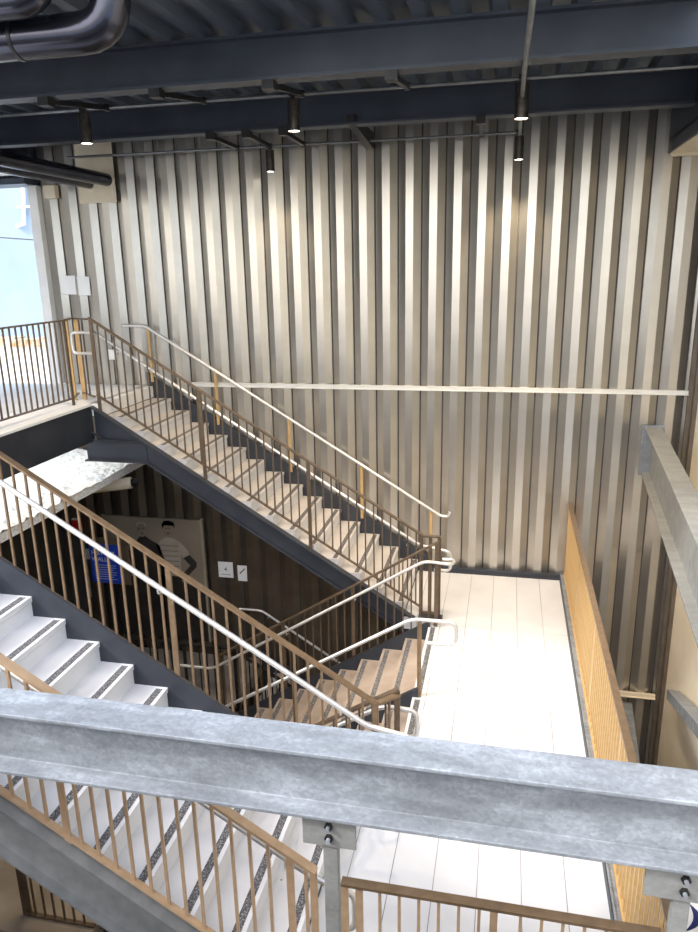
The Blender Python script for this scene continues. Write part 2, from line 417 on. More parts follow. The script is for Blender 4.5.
stringer(f3, Y2-.035, Y2-.01, -4.52, XM+.02, dnz, .07, .42)
stringer(f3, Y3-.022, Y3+.022, -4.52, XM+.06, dnz, .07, .42)
stringer(f3, Y4+.01, Y4+.035, -4.52, XM+.02, dnz, .07, .42)
# flight going further down below the first
XB = -4.25
f4 = thing('stair_flight', (XB, -.75, ZL), 'pale staircase flight descending right in the dark beneath the back flight', 'stairs')
lo = [(XB + k*T, ZL - k*R) for k in range(1, 9)]
flight_steps(f4, Y1+.03, -.08, lo)
def flight_steps_left(root, y0, y1, coords, m):
    proto = MB().prism([(0, 0), (.004, -.045), (.012, -.055), (.012, -R-.005), (.04, -R-.05), (.07, -.075), (T+.012, -.065), (T+.012, 0)], (0, y0, 0), (0, y1-y0, 0), (1,0,0), (0,0,1)).build('step', M[m])
    ps = MB().box(.03, .085, y0+.03, y1-.03, -.01, .0022).build('grit_strip', M['grit'])
    for i, (x, z) in enumerate(coords):
        s = proto if i == 0 else proto.copy(); g = ps if i == 0 else ps.copy()
        if i: COL.objects.link(s); COL.objects.link(g)
        s.parent = root; s.location = Vector((x, 0, z)) - Vector(root.location); g.parent = s; g.location = (0, 0, 0)
flight_steps_left(f3, Y3+.025, Y2-.04, dn, 'tread_shaded'); flight_steps_left(f3, Y4+.04, Y3-.025, dn, 'tread_shaded')
MB().box(XM+.004, XM+.03, Y4+.04, Y2-.04, -R, -.02).build('top_riser', M['tread_shaded'], f3)
dz4 = lambda x: ZL - (x - XB)/T*R
stringer(f4, Y1, Y1+.025, -4.45, -1.9, dz4, .05, .36)
stringer(f4, -.075, -.05, -4.45, -1.9, dz4, .10, .36)

# ------------------------------------------------------------------ guards and handrails
RAIL_H = 1.07
def bal_mesh(h, w=.016): return MB().box(-w/2, w/2, -w/2, w/2, 0, h)
def handrail_with(root, pts, brackets=(), r=.019, wall_dir=(0,1,0), blen=.08, name='handrail', fillet=.07):
    h = MB().tube(pts, r, 12, fillet=fillet).build(name, M['steel'], root, smooth=True)
    wd = Vector(wall_dir)
    for p in brackets:
        p = Vector(p)
        MB().tube([p - Vector((0,0,r)), p - Vector((0,0,.065)), p - Vector((0,0,.075)) + wd*blen], .007, 8, fillet=.03).build('bracket', M['steel'], h, smooth=True)
    return h
def guard(root, a, b, m='bronze', posts=(0, 1), spacing=.105, bot=.10, top_w=.055, top_t=.018, post_drop=.10, bal_w=.016, h=RAIL_H, post_w=.045, skip_first=True):
    # a, b: ends of the floor or nosing line below the guard
    a, b = Vector(a), Vector(b); L = math.hypot(b.x-a.x, b.y-a.y); up = Vector((0,0,1))
    MB().bar(a + up*(h - top_t/2), b + up*(h - top_t/2), top_w, top_t).build('top_rail', M[m], root)
    MB().bar(a + up*bot, b + up*bot, .040, .016).build('bottom_rail', M[m], root)
    along_x = abs(b.x-a.x) > abs(b.y-a.y)
    pw, pt = post_w, .016
    pm = MB().box(*((-pw/2, pw/2, -pt/2, pt/2) if along_x else (-pt/2, pt/2, -pw/2, pw/2)), 0, h - top_t + post_drop)
    pp = pm.build('post', M[m]); first = True
    base = Vector(root.location)
    for t in posts:
        q = a.lerp(b, t); o = pp if first else pp.copy()
        if not first: COL.objects.link(o)
        first = False; o.parent = root; o.location = q - up*post_drop - base
    n = int(L / spacing); bm_ = bal_mesh(h - bot - top_t/2, bal_w).build('baluster', M[m]); first = True
    for k in range(1, n+1):
        t = k*spacing/L
        if t > .995 or any(abs(t - s)*L < .035 for s in posts): continue
        o = bm_ if first else bm_.copy()
        if not first: COL.objects.link(o)
        first = False; o.parent = root; o.location = a.lerp(b, t) + up*bot - base
def P(x, y, z): return Vector((x, y, z))

# back flight guard with its handrail
xa, xb = -5.93, -1.75
g1 = thing('stair_guard', (xb, Y1, upz(xb)), 'bronze guard with slim balusters and steel handrail along the upper back flight', 'railing')
guard(g1, (xa, Y1, upz(xa)), (xb, Y1, upz(xb)), posts=(.005, .335, .66, .995), m='bronze_shaded')
yh = Y1 + .085
handrail_with(g1, [(-5.94, yh-.02, upz(-5.94)+.61), (-6.24, yh-.02, upz(-5.94)+.61), (-6.24, yh-.02, upz(-5.94)+.87), (-5.92, yh, upz(-5.94)+.87), (-1.80, yh, upz(-1.80)+.87), (-1.42, yh, .87), (-1.42, yh, .62), (-1.62, yh, .62)],
              [(x, yh, upz(x)+.87) for x in (-5.6, -4.53, -3.17, -1.95)], wall_dir=(0,-1,0))
# short return joining the two guards at the landing
MB().box(-1.75, -1.54, Y1-.028, Y1+.028, upz(xb)+1.052, upz(xb)+1.07).box(-1.75, -1.54, Y1-.02, Y1+.02, .06, .085).build('return_rail', M['bronze_shaded'], g1)
for x in (-1.66,): MB().box(x-.02, x+.02, Y1-.01, Y1+.01, .07, 1.08).build('post', M['bronze_shaded'], g1)
MB().box(-1.575, -1.53, Y1-.012, Y1+.012, 0, 1.08).build('post', M['bronze_shaded'], g1)
MB().box(-1.80, -1.50, Y1-.06, Y1+.05, .0, .035).build('base_plate', M['stringer'], g1)
# upper landing guard
g2 = thing('landing_guard', (-6.2, -3.2, ZU), 'bronze guard with balusters along the edge of the upper landing', 'railing')
guard(g2, (-6.2, -1.60, ZU), (-6.2, -4.98, ZU), posts=(.006, .5, .994), bot=.09, m='bronze_shaded')
for x, y in ((-6.40, -1.28), (-6.30, -1.20)):
    MB().box(x-.03, x+.03, y-.012, y+.012, ZU, ZU+1.06).build('post', M['bronze_sunlit'], g2)
b = MB().bar((-6.2, -1.60, ZU+1.06), (-6.36, -1.22, ZU+1.06), .05, .018).bar((-6.36, -1.22, ZU+1.06), (-5.95, -1.49, ZU+1.065), .05, .018)
b.bar((-6.2, -1.60, ZU+.09), (-6.36, -1.24, ZU+.09), .035, .014).bar((-6.30, -1.22, ZU+.09), (-5.97, -1.49, ZU+.09), .035, .014)
b.build('return_rail', M['bronze_shaded'], g2)
for t in (.3, .6): MB().box(-6.30+.33*t-.008, -6.30+.33*t+.008, -1.22-.27*t-.008, -1.22-.27*t+.008, ZU+.09, ZU+1.06).build('baluster', M['bronze_shaded'], g2)
# middle flight: guard on its far side
xc, xd = -4.45, -1.55
g3 = thing('stair_guard', (xc, Y2, dnz(xc)), 'thin bronze guard descending left along the far side of the shaded flight', 'railing')
guard(g3, (xd, Y2, dnz(xd)-.02), (xc, Y2, dnz(xc)-.02), posts=(.005, .36, .68, .995), bot=.07, m='bronze_shaded')
yh = Y2 - .10
handrail_with(g3, [(-1.50, yh+.17, .86), (-1.36, yh+.17, .86), (-1.36, yh, .87), (-1.70, yh, .89), (-4.50, yh, dnz(-4.50)+.93), (-5.02, yh, ZL+.90)], [(x, yh, dnz(x)+.93) for x in (-2.55, -3.45, -4.3)], fillet=.08)
# centre handrail of the middle flight
hc = thing('centre_handrail', (-1.58, Y3, 0), 'looped stainless handrail on bronze posts down the middle of the shaded flight', 'handrail')
handrail_with(hc, [(-1.52, Y3, .62), (-1.22, Y3, .62), (-1.22, Y3, .87), (-1.66, Y3, .87), (-4.50, Y3, dnz(-4.50)+.91), (-4.98, Y3, ZL+.89)], (), name='rail', fillet=.09)
for x in (-1.585, -2.92, -4.2):
    z0 = min(0, dnz(x)) + .0
    MB().tube([(x, Y3, z0-.02), (x, Y3, z0+.84 + (.0 if x > -1.6 else .06))], .022, 10).build('post', M['bronze'], hc, smooth=True)
# middle flight: near guard
g4 = thing('stair_guard', (xc, Y4, dnz(xc)), 'bronze guard toned dark for shade on the near side of the shaded flight, boxed at the landing', 'railing')
guard(g4, (xd+.0, Y4-.02, dnz(xd)), (xc, Y4-.02, dnz(xc)), posts=(.005, .36, .68, .995), bot=.07, m='bronze_shaded')
guard(g4, (xc, Y4-.10, ZL-.03), (-5.2, Y4-.10, ZL-.03), posts=(.93, .995), bot=.05, m='bronze_shaded')
yh = Y4 + .09
handrail_with(g4, [(-1.62, yh, .62), (-1.42, yh, .62), (-1.42, yh, .87), (-1.70, yh, .88), (-4.5, yh, dnz(-4.5)+.92), (-4.98, yh, ZL+.89)], [(x, yh, dnz(x)+.92) for x in (-2.4, -3.4)], wall_dir=(0,-1,0), fillet=.08)
# front flight: far guard
g5 = thing('stair_guard', (-1.70, Y5, 0), 'bronze guard with bright white steel handrail crossing the middle of the view', 'railing')
xa = -6.0; xb = -1.68
guard(g5, (xa, Y5, upz(xa)+.035), (xb, Y5, upz(xb)+.035), posts=(.005, .285, .625, .995), bot=.10)
yh = Y5 - .095
handrail_with(g5, [(-6.2, yh, upz(-5.95)+.93), (-5.95, yh, upz(-5.95)+.93), (-1.75, yh, upz(-1.75)+.93), (-1.40, yh, .90), (-1.40, yh, .64), (-1.62, yh, .64)], [(x, yh, upz(x)+.93) for x in (-4.80, -3.35, -1.95)], r=.021)
MB().bar((-1.68, Y5, 1.10), (-1.55, Y4-.02, 1.075), .05, .018).bar((-1.68, Y5, .10), (-1.55, Y4-.02, .08), .035, .014).build('return_rail', M['bronze'], g5)
MB().box(-1.625, -1.605, (Y4+Y5)/2-.01, (Y4+Y5)/2+.01, .08, 1.08).build('baluster', M['bronze'], g5)
# front flight: near guard
g6 = thing('stair_guard', (-1.75, Y6, 0), 'sun-toned tan guard with balusters on the near side of the sunlit front flight', 'railing')
guard(g6, (-6.0, Y6, upz(-6.0)+.01), (-1.74, Y6, upz(-1.74)+.01), posts=(.34, .645, .965, .996), bot=.085, m='tan', post_w=.04)
yh = Y6 + .10
handrail_with(g6, [(-5.95, yh, upz(-5.95)+.90), (-1.76, yh, upz(-1.76)+.90), (-1.55, yh, .89), (-1.55, yh, .63), (-1.70, yh, .63)], [(x, yh, upz(x)+.90) for x in (-3.2, -1.95)], wall_dir=(0,-1,0))
# front guard of the landing
g7 = thing('landing_guard', (-.75, Y6, 0), 'sun-toned tan guard along the front edge of the white landing below the beam', 'railing')
guard(g7, (-1.60, Y6, 0), (.02, Y6, 0), posts=(.01, .06, .5, .99), bot=.10, m='tan', post_w=.04)
bpy.data.objects[[c.name for c in g7.children if c.name.startswith('top_rail')][0]].data.materials[0] = M['bronze']
# right guard of the landing
g8 = thing('landing_guard', (.06, -3.3, 0), 'sun-toned golden close-set guard with a brown top rail down the right edge of the landing', 'railing')
guard(g8, (.065, -.03, .06), (.065, Y6, .06), posts=(.003, .25, .5, .75, .997), bot=.04, m='bronze_sunlit', post_w=.06, spacing=.105, bal_w=.02)
bpy.data.objects[[c.name for c in g8.children if c.name.startswith('top_rail')][0]].data.materials[0] = M['bronze']
# wall-side handrail of the back flight on bronze posts
h1 = thing('wall_handrail', (-3.7, -.1, upz(-3.7)), 'white steel handrail on bronze uprights close against the ribbed wall', 'handrail')
handrail_with(h1, [(-6.26, -.11, 3.50), (-5.91, -.11, 3.495), (-1.66, -.11, .865), (-1.56, -.11, .865), (-1.54, -.11, .93)], (), name='rail', r=.021, fillet=.05)
for x in (-5.88, -4.9, -3.83, -2.79, -1.80):
    z0 = upz(x)
    MB().box(x-.02, x+.02, -.10, -.085, z0+.08, z0+.88).build('post', M['bronze_sunlit'], h1)
    MB().tube([(x, -.10, z0+.86), (x, -.11, z0+.89)], .01, 8).build('bracket', M['steel'], h1, smooth=True)
# wall handrail of the flight beneath
h2 = thing('wall_handrail', (-4.4, -.1, -.85), 'thin steel handrail on the dark wall below the numbered sign', 'handrail')
handrail_with(h2, [(-4.76, -.1, -.846), (-4.40, -.1, -.844), (-2.0, -.1, -2.37)], [(x, -.1, -.844 - (x+4.4)*.635) for x in (-4.3, -3.3)], wall_dir=(0,1,0), name='rail')
# guard of the flight beneath
g9 = thing('stair_guard', (-4.4, Y1, ZL), 'dark guard of the lowest flight deep in the shade behind the shaded stairs', 'railing')
guard(g9, (-4.3, Y1-.02, ZL-.02), (-2.2, Y1-.02, dz4(-2.2)), posts=(.005, .5, .995), bot=.08, m='black')
guard(g9, (-5.75, Y1-.02, ZL), (-4.3, Y1-.02, ZL), posts=(.005, .5), bot=.08, m='black')

# ------------------------------------------------------------------ galvanized steel
def i_beam(p, q, depth, width, tf=.02, tw=.012, top=True):
    # p, q are on the top centre line
    p, q = Vector(p), Vector(q); d = q - p; side = d.normalized().cross(Vector((0,0,1))).normalized()
    w, t = width/2, tw/2
    prof = [(-w, 0), (-w, -tf), (-t, -tf), (-t, -depth+tf), (-w, -depth+tf), (-w, -depth), (w, -depth), (w, -depth+tf), (t, -depth+tf), (t, -tf), (w, -tf), (w, 0)]
    return MB().prism(prof, p, d, side, (0,0,1))
YB = -7.0
tag(i_beam((-4.5, YB, 2.220), (.60, YB, 2.220), .348, .205).build('steel_beam', M['galv'], bevel=.004), 'large galvanized I-beam crossing the foreground from side to side', 'beam')
o = i_beam((1.035, -.03, 2.20), (.507, -6.88, 2.20), .62, .20, tf=.022).build('steel_beam', M['galv_dull'], bevel=.003)
sb = tag(o, 'galvanized I-beam on the right running from the ribbed wall past the cream wall', 'beam')
MB().box(.90, 1.17, -.045, -.005, 1.56, 2.225).build('end_plate', M['galv'], sb)
o = i_beam((1.02, -.03, -1.83), (.52, -6.6, -1.83), .45, .16).build('steel_beam', M['galv'], bevel=.003)
tag(o, 'lower galvanized beam glimpsed below the golden guard on the right', 'beam')
br = MB().bar((1.40, -.95, -1.08), (.72, -5.6, 1.2), .15, .12, vert_ends=False).build('diagonal_brace', M['galv'], bevel=.006)
tag(br, 'galvanized slanting brace in front of the cream wall at the right edge', 'brace')
def support(x, label, hw=.125):
    t = thing('support_post', (x, YB, -5.2), label, 'post', 'galvanized posts under the big beam')
    MB().box(x-.036, x+.036, YB-.046, YB-.006, -5.2, 1.74).build('post', M['galv_dull'], t, bevel=.006)
    pl = MB().box(x-hw, x+hw, YB-.062, YB-.046, 1.70, 1.872).build('plate', M['galv_dull'], t, bevel=.002)
    for dz in (1.815, 1.752):
        MB().tube([(x+.0, YB-.062, dz), (x, YB-.076, dz)], .020, 6).build('bolt', M['black'], pl)
        MB().tube([(x, YB-.076, dz), (x, YB-.094, dz)], .010, 8).build('bolt_end', M['galv'], pl)
support(-1.545, 'galvanized post bolted under the big beam beside the end of the front flight')
support(-.035, 'galvanized post bolted under the big beam at the lower right corner', .155)
# grey column on the upper landing at the frame edge
c = MB().box(-6.33, -6.23, -3.19, -3.09, ZU, ZU+.95).box(-6.36, -6.20, -3.22, -3.06, ZU, ZU+.02)
tag(c.build('steel_post', M['galv_dull'], bevel=.004), 'short grey steel post behind the upper landing guard at the left edge', 'post')

# ------------------------------------------------------------------ roof
def deck(x0, x1, y0, y1, z):
    mb = MB(); P_ = .305; prof = []; k = 0
    while x0 + k*P_ < x1:
        c = x0 + k*P_
        prof += [(c, 0), (c+.10, 0), (c+.135, .075), (c+.27, .075)]; k += 1
    prof.append((x0 + k*P_, 0))
    for (a, b_), (c, d) in zip(prof, prof[1:]):
        mb.add([(a,y0,z+b_),(c,y0,z+d),(c,y1,z+d),(a,y1,z+b_)], [(0,3,2,1)])
    mb.box(x0, x0 + k*P_, y0, y1, z+.08, z+.20)
    return mb
dk = deck(-10.5, .22, -5.3, .2, ZR+.345); d2 = deck(.48, 2.0, -3.45, .2, ZR+.345); dk.add(d2.v, d2.f)
struct(dk.build('ceiling', M['deck']), 'dark navy ribbed metal roof deck', 'ceiling')
def roof_beam(y, label, depth=.345):
    return tag(i_beam((-10.5, y, ZR+depth), (.895, y, ZR+depth), depth, .19, tf=.022).build('roof_beam', M['navy']), label, 'beam', 'roof beams')
roof_beam(-3.32, 'dark navy roof beam nearer the viewer, in front of the hanging lights')
roof_beam(-1.19, 'dark navy roof beam nearest the ribbed wall, behind the hanging lights')
b = MB().prism([(-1.28, ZR), (-1.28, ZR+.10), (-.01, ZR+.10), (-.01, ZR-.09), (-.16, ZR-.09)], (-2.66, 0, 0), (.09, 0, 0), (0,1,0), (0,0,1))
tag(b.build('wall_bracket', M['black']), 'black tapered bracket tying the rear roof beam to the ribbed wall', 'bracket')
# soffit box at the upper right
b = MB().box(.90, .925, -3.6, -.01, 5.47, 6.1).box(.90, 1.49, -3.6, -.01, 5.60, 5.62)
so = tag(b.build('soffit_box', M['navy']), 'dark boxed soffit with cream underside at the upper right corner', 'soffit')
mb = MB()
for k in range(12): mb.box(.925, 1.49, -.06-.29*(k+1)+.006, -.06-.29*k, 5.462, 5.485)
mb.build('soffit_board', M['cream_trim'], so)
MB().box(.925, 1.49, -.06, -.01, 5.43, 5.50).build('soffit_trim', M['cream_trim'], so)
MB().box(.935, .985, -.09, -.012, 5.66, 6.05).build('clip_angle', M['cream_trim'], so)
# left-hand header above the opening
b = MB().box(-10.5, -7.42, -.12, .12, 5.52, 6.15).box(-10.5, -7.42, -.30, .12, 5.44, 5.52)
struct(b.build('beam_header', M['navy']), 'dark header over the open left side', 'header')
b = MB().box(-10.5, -7.30, -1.6, -.30, 5.55, 5.60)
struct(b.build('trim_6', M['white']), 'white soffit strip above the open left side', 'soffit')

# conduits and lights
def conduit(name, pts, label, r=.016):
    return tag(MB().tube(pts, r, 8).build(name, M['conduit'], smooth=True), label, 'conduit')
YC1, ZC1 = -2.25, 5.885
YC2, ZC2 = -.33, 5.735
conduit('light_conduit', [(-9.5, YC1, ZC1), (.89, YC1, ZC1)], 'long thin conduit between the two roof beams carrying three lights', .017)
conduit('light_conduit', [(-6.7, YC2, ZC2), (-.80, YC2, ZC2)], 'thin conduit running in front of the top of the ribbed wall')
conduit('light_conduit', [(-.77, -5.4, 5.705), (-.795, -3.25, 5.725), (-.80, -1.30, 5.725), (-.80, -.42, 5.70)], 'conduit running from the top edge of the view back to the ribbed wall', .02)
def arm(x, y0, y1, z0, z1, label, grp):
    t = thing('conduit_bracket', (x, y0, z0), label, 'bracket', grp)
    MB().bar((x, y0, z0), (x-.03, y1, z1), .045, .045, vert_ends=False).build('arm', M['black'], t)
    MB().box(x-.05, x+.05, y0-.05, y0+.06, z0-.04, z0+.05).build('clamp', M['black'], t)
    MB().tube([(x-.03, y1, z1-.03), (x-.03, y1, z1+.03)], .03, 8).build('conduit_clip', M['black'], t)
for x, lb in ((-4.26, 'first black arm from the left under the rear roof beam'), (-3.83, 'black arm under the rear roof beam holding the small left wall light'), (-3.39, 'third black arm from the left under the rear roof beam'), (-1.21, 'black arm under the rear roof beam near the right wall light')):
    arm(x, -1.25, YC2, ZR-.03, ZC2, lb, 'arms under the rear roof beam')
for x, lb in ((-4.95, 'black arm under the nearer roof beam above the left hanging light'), (-3.88, 'black arm under the nearer roof beam between the left and middle hanging lights'), (-2.86, 'black arm under the nearer roof beam above the middle hanging light'), (-1.83, 'black arm under the nearer roof beam between the middle and right hanging lights')):
    arm(x, -3.36, YC1, ZR-.03, ZC1, lb, 'arms under the nearer roof beam')
def lamp(x, y, z, L, r, label, grp, power):
    t = thing('pendant_light', (x, y, z), label, 'light', grp)
    MB().tube([(x, y, z-.05), (x, y, z-L)], r, 20, cap=False).tube([(x, y, z-.05), (x, y, z-.045)], r, 20).build('shade', M['lamp_shell'], t, smooth=True)
    MB().tube([(x, y, z), (x, y, z-.05)], .018, 10).box(x-.035, x+.035, y-.03, y+.03, z-.02, z+.03).build('mount', M['black'], t)
    MB().tube([(x, y, z-L+.012), (x, y, z-L+.006)], r*.88, 20).build('lens', M['glow'], t)
    ld = bpy.data.lights.new('pendant_beam', 'SPOT'); ld.energy = power; ld.color = (1, .80, .55); ld.spot_size = math.radians(95); ld.spot_blend = .8; ld.shadow_soft_size = .06
    lo_ = bpy.data.objects.new('pendant_beam', ld); COL.objects.link(lo_); lo_.location = (x, y, z-L-.02); attach(lo_, t)
PW1, PW2 = 200, 140
lamp(-5.25, YC1, ZC1, .33, .062, 'left hanging cylinder light below the conduit between the roof beams', 'cylinder lights', PW1)
lamp(-2.98, YC1, ZC1, .33, .062, 'middle hanging cylinder light below the conduit between the roof beams', 'cylinder lights', PW1)
lamp(-.80, YC1, ZC1, .34, .065, 'right hanging cylinder light below the nearer conduit', 'cylinder lights', PW1*1.9)
lamp(-3.865, YC2, ZC2, .30, .055, 'small cylinder light close to the wall near the left middle', 'cylinder lights', PW2)
lamp(-.80, YC2, ZC2, .30, .055, 'small cylinder light close to the wall below the right hanging light', 'cylinder lights', PW2*1.7)
# ducts
def ductrun(pts, r, label, straps):
    t = thing('air_duct', pts[0], label, 'duct', 'ducts at the upper left')
    MB().tube(pts, r, 28, fillet=r*1.9).build('pipe', M['duct'], t, smooth=True)
    for x, y, z in straps:
        MB().tube([(x-.012, y, z), (x+.012, y, z)], r+.006, 28).build('band', M['black'], t, smooth=True)
        MB().box(x-.02, x+.02, y-.01, y+.01, z+r-.02, ZR+.36).build('hanger', M['black'], t)
ductrun([(-7.5, -4.85, 5.772), (-3.42, -4.85, 5.772), (-3.42, -4.85, 6.30)], .127, 'lower shiny black duct turning upward at the upper left', [(-4.12, -4.85, 5.772), (-5.0, -4.85, 5.772)])
ductrun([(-7.5, -5.12, 5.90), (-3.74, -5.12, 5.90), (-3.74, -5.12, 6.30)], .10, 'upper black duct cut by the top left edge of the view', [(-4.3, -5.12, 5.90)])
# pipes through the wall
def wallpipe(x, z, r, label):
    t = thing('wall_pipe', (x, 0, z), label, 'pipe', 'pipes through the wall at the left')
    MB().tube([(x, -.015, z), (x, -4.0, z)], r, 18).build('pipe', M['duct'], t, smooth=True)
    MB().tube([(x, -.012, z), (x, -.035, z)], r+.03, 18).build('collar', M['cream_trim'], t, smooth=True)
wallpipe(-6.325, 5.47, .085, 'right one of the two black pipes entering the cream wall plate')
wallpipe(-6.60, 5.44, .075, 'left one of the two black pipes entering the cream wall plate')
tag(MB().box(-6.79, -6.22, -.010, -.001, 5.18, 5.95).build('wall_plate', M['cream_trim']), 'cream sheet plate on the ribbed wall around the two black pipes', 'plate')
o = thing('ceiling_downlight', (-7.0, -1.0, 5.53), 'tiny glowing downlight under the black pipes at the left', 'light')
MB().tube([(-7.0, -1.0, 5.50), (-7.0, -1.0, 5.62)], .05, 14).build('housing', M['lamp_shell'], o, smooth=True)
MB().tube([(-7.0, -1.0, 5.494), (-7.0, -1.0, 5.499)], .042, 14).build('lens', M['glow'], o)
tag(MB().box(-7.28, -7.10, -.10, -.001, 5.26, 5.43).build('junction_box', M['cream_trim'], bevel=.01), 'small cream box high on the ribbed wall at the left end', 'box')

# ------------------------------------------------------------------ signs and fittings on the wall
def sign(x0, x1, z0, z1, label, grp):
    t = thing('wall_sign', ((x0+x1)/2, -.01, (z0+z1)/2), label, 'sign', grp)
    MB().box(x0, x1, -.016, -.001, z0, z1).build('board', M['sign_white'], t)
    return t
sign(-7.245, -7.005, 3.94, 4.205, 'left blank white sign on the ribbed wall above the upper landing', 'white signs by the upper landing')
sign(-6.965, -6.775, 3.925, 4.19, 'right blank white sign on the ribbed wall above the upper landing', 'white signs by the upper landing')
s = sign(-5.10, -4.86, -.37, -.115, 'white floor sign reading 4 on the dark wall under the back flight', 'white signs under the stairs')
text('numeral', '4', .10, M['ink'], s, (-4.98, -.018, -.235))
MB().box(-5.055, -4.905, -.0175, -.016, -.325, -.318).build('braille_line', M['ink'], s)
s = sign(-4.785, -4.635, -.41, -.155, 'narrow white stair symbol sign beside the floor number sign', 'white signs under the stairs')
mb = MB()
for k in range(6): mb.box(-4.752+k*.014, -4.752+k*.014+.018, -.0175, -.016, -.29+k*.0145, -.29+k*.0145+.020)
mb.build('stair_symbol', M['ink'], s)
s = thing('switch_box', (-6.5, -.03, 3.08), 'small white electrical box low on the ribbed wall at the top of the stairs', 'box')
MB().box(-6.60, -6.46, -.06, -.001, 3.0, 3.15).build('box', M['white'], s, bevel=.006)
MB().tube([(-6.45, -.03, 3.12), (-6.30, -.03, 3.12), (-6.30, -.03, 3.0)], .012, 8, fillet=.03).build('conduit', M['steel'], s, smooth=True)

# poster with two printed figures
po = thing('wall_poster', (-6.13, -.03, -.5), 'large sepia photo panel of two standing men on the dark wall', 'poster')
PX0, PX1, PZ0, PZ1 = -6.98, -5.33, -1.50, .55
MB().box(PX0, PX1, -.045, -.001, PZ0, PZ1).build('print', M['sepia'], po)
MB().box(PX1, PX1+.035, -.06, -.001, PZ0, PZ1+.03).build('frame_edge', M['sepia_frame'], po)
MB().box(PX0-.02, PX0, -.05, -.001, PZ0, PZ1+.01).build('frame_edge', M['sepia_frame'], po)
def flat(name, pts, m, y=-.047): return MB().prism(pts, (0, y, 0), (0, .0016, 0), (1,0,0), (0,0,1)).build(name, M[m], po)
def ell(cx, cz, rx, rz, n=20): return [(cx+rx*math.cos(2*PI*k/n), cz+rz*math.sin(2*PI*k/n)) for k in range(n)]
# printed man on the left: dark pullover
flat('printed_shadow', [(PX0,PZ0),(PX1,PZ0),(PX1,-.62),(-5.66,-.50),(-6.2,-.42),(-6.6,-.46),(PX0,-.40)], 'sepia_dark', -.0462)
flat('printed_figure', [(-6.46,.12),(-6.40,.20),(-6.36,.24),(-6.28,.25),(-6.18,.18),(-6.06,.12),(-5.99,-.05),(-5.97,-.38),(-6.03,-.62),(-6.05,-1.45),(-6.42,-1.45),(-6.44,-.6),(-6.55,-.35),(-6.60,-.05),(-6.56,.07)], 'sepia_dark')
flat('printed_face', ell(-6.325, .345, .082, .115), 'sepia_skin', -.049); flat('printed_hair', ell(-6.325, .43, .085, .05), 'sepia_frame', -.048)
# printed man on the right: pale striped polo, arms akimbo
flat('printed_figure', [(-6.10,.10),(-6.0,.20),(-5.92,.25),(-5.80,.24),(-5.68,.17),(-5.58,.06),(-5.55,-.02),(-5.66,-.08),(-5.70,-.02),(-5.72,-.40),(-6.06,-.40),(-6.06,.0)], 'sepia_polo')
for k in range(6): flat('printed_stripe', [(-6.04,.12-.085*k),(-5.73,.12-.085*k),(-5.73,.10-.085*k),(-6.04,.10-.085*k)], 'sepia', -.0485)
flat('printed_arm', [(-5.66,-.08),(-5.55,-.02),(-5.44,-.14),(-5.45,-.22),(-5.68,-.46),(-5.73,-.40),(-5.55,-.20)], 'sepia_dark', -.0487)
flat('printed_trousers', [(-6.07,-.40),(-5.72,-.40),(-5.70,-1.45),(-6.08,-1.45)], 'sepia_dark')
flat('printed_face', ell(-5.875, .375, .085, .12), 'sepia_skin', -.049)
for hx, hz in ((-6.325, .345), (-5.875, .375)):
    for dx in (-.03, .03): flat('printed_eye', ell(hx+dx, hz+.02, .014, .007, 8), 'sepia_dark', -.0525)
    flat('printed_mouth', ell(hx, hz-.055, .028, .007, 8), 'sepia_dark', -.0525); flat('printed_nose', [(hx-.012, hz-.02), (hx+.012, hz-.02), (hx+.003, hz+.015)], 'sepia', -.0525); flat('printed_hair', [(-5.97,.38),(-5.98,.46),(-5.93,.52),(-5.85,.53),(-5.77,.50),(-5.76,.40),(-5.79,.45),(-5.93,.45)], 'sepia_dark', -.051)
# blue information sign on a stand
bs = thing('information_sign', (-6.72, -.5, ZL), 'royal blue notice with white lettering on a stand in front of the sepia photo panel', 'sign')
MB().box(-6.88, -6.33, -.49, -.47, -.40, .36).build('backing_board', M['brown_board'], bs, bevel=.02)
bl = MB().box(-6.98, -6.475, -.515, -.495, -.38, .26).build('blue_panel', M['blue'], bs, bevel=.01)
text('lettering', 'HISTORY', .098, M['sign_white'], bl, (-6.745, -.518, .115)); text('lettering', 'WALLS', .098, M['sign_white'], bl, (-6.795, -.518, .01))
mb = MB()
for k in range(7): mb.box(-6.92, -6.55 - (.05 if k % 3 == 2 else 0), -.5165, -.515, -.085-.038*k, -.079-.038*k)
mb.build('small_print', M['white'], bl)
MB().box(-6.64, -6.60, -.47, -.44, ZL, -.3).build('stand_post', M['black'], bs); MB().box(-6.82, -6.42, -.62, -.30, ZL, ZL+.015).build('stand_base', M['black'], bs)
fa = thing('fire_alarm', (-7.45, -.03, .36), 'small red fire alarm on the dark wall above a grey conduit', 'alarm')
MB().box(-7.53, -7.38, -.07, -.001, .28, .45).build('housing', M['red'], fa, bevel=.01)
MB().box(-7.52, -7.39, -.075, -.03, .45, .47).build('cap', M['white'], fa)
MB().tube([(-7.40, -.02, .28), (-7.38, -.02, -.9)], .018, 8).build('conduit', M['steel'], fa, smooth=True)
tag(MB().box(-7.42, -7.24, -.05, -.001, -.22, -.06).build('notice_plate', M['sign_white']), 'small white plate on the dark wall beside the blue notice', 'sign')
ws = thing('hanging_banner', (.5, -5.0, -.15), 'white banner with a dark blue stroke beside the right-hand support post', 'sign')
MB().box(.055, .98, -5.01, -4.99, -.165, -.135).build('hanger_arm', M['galv_dull'], ws)
MB().box(.615, .97, -5.005, -4.995, -.95, -.165).build('panel', M['sign_white'], ws)
arc = [(.645 + .06*math.sin(t*PI), -5.008, -.33 - .24*t) for t in [k/14 for k in range(15)]]
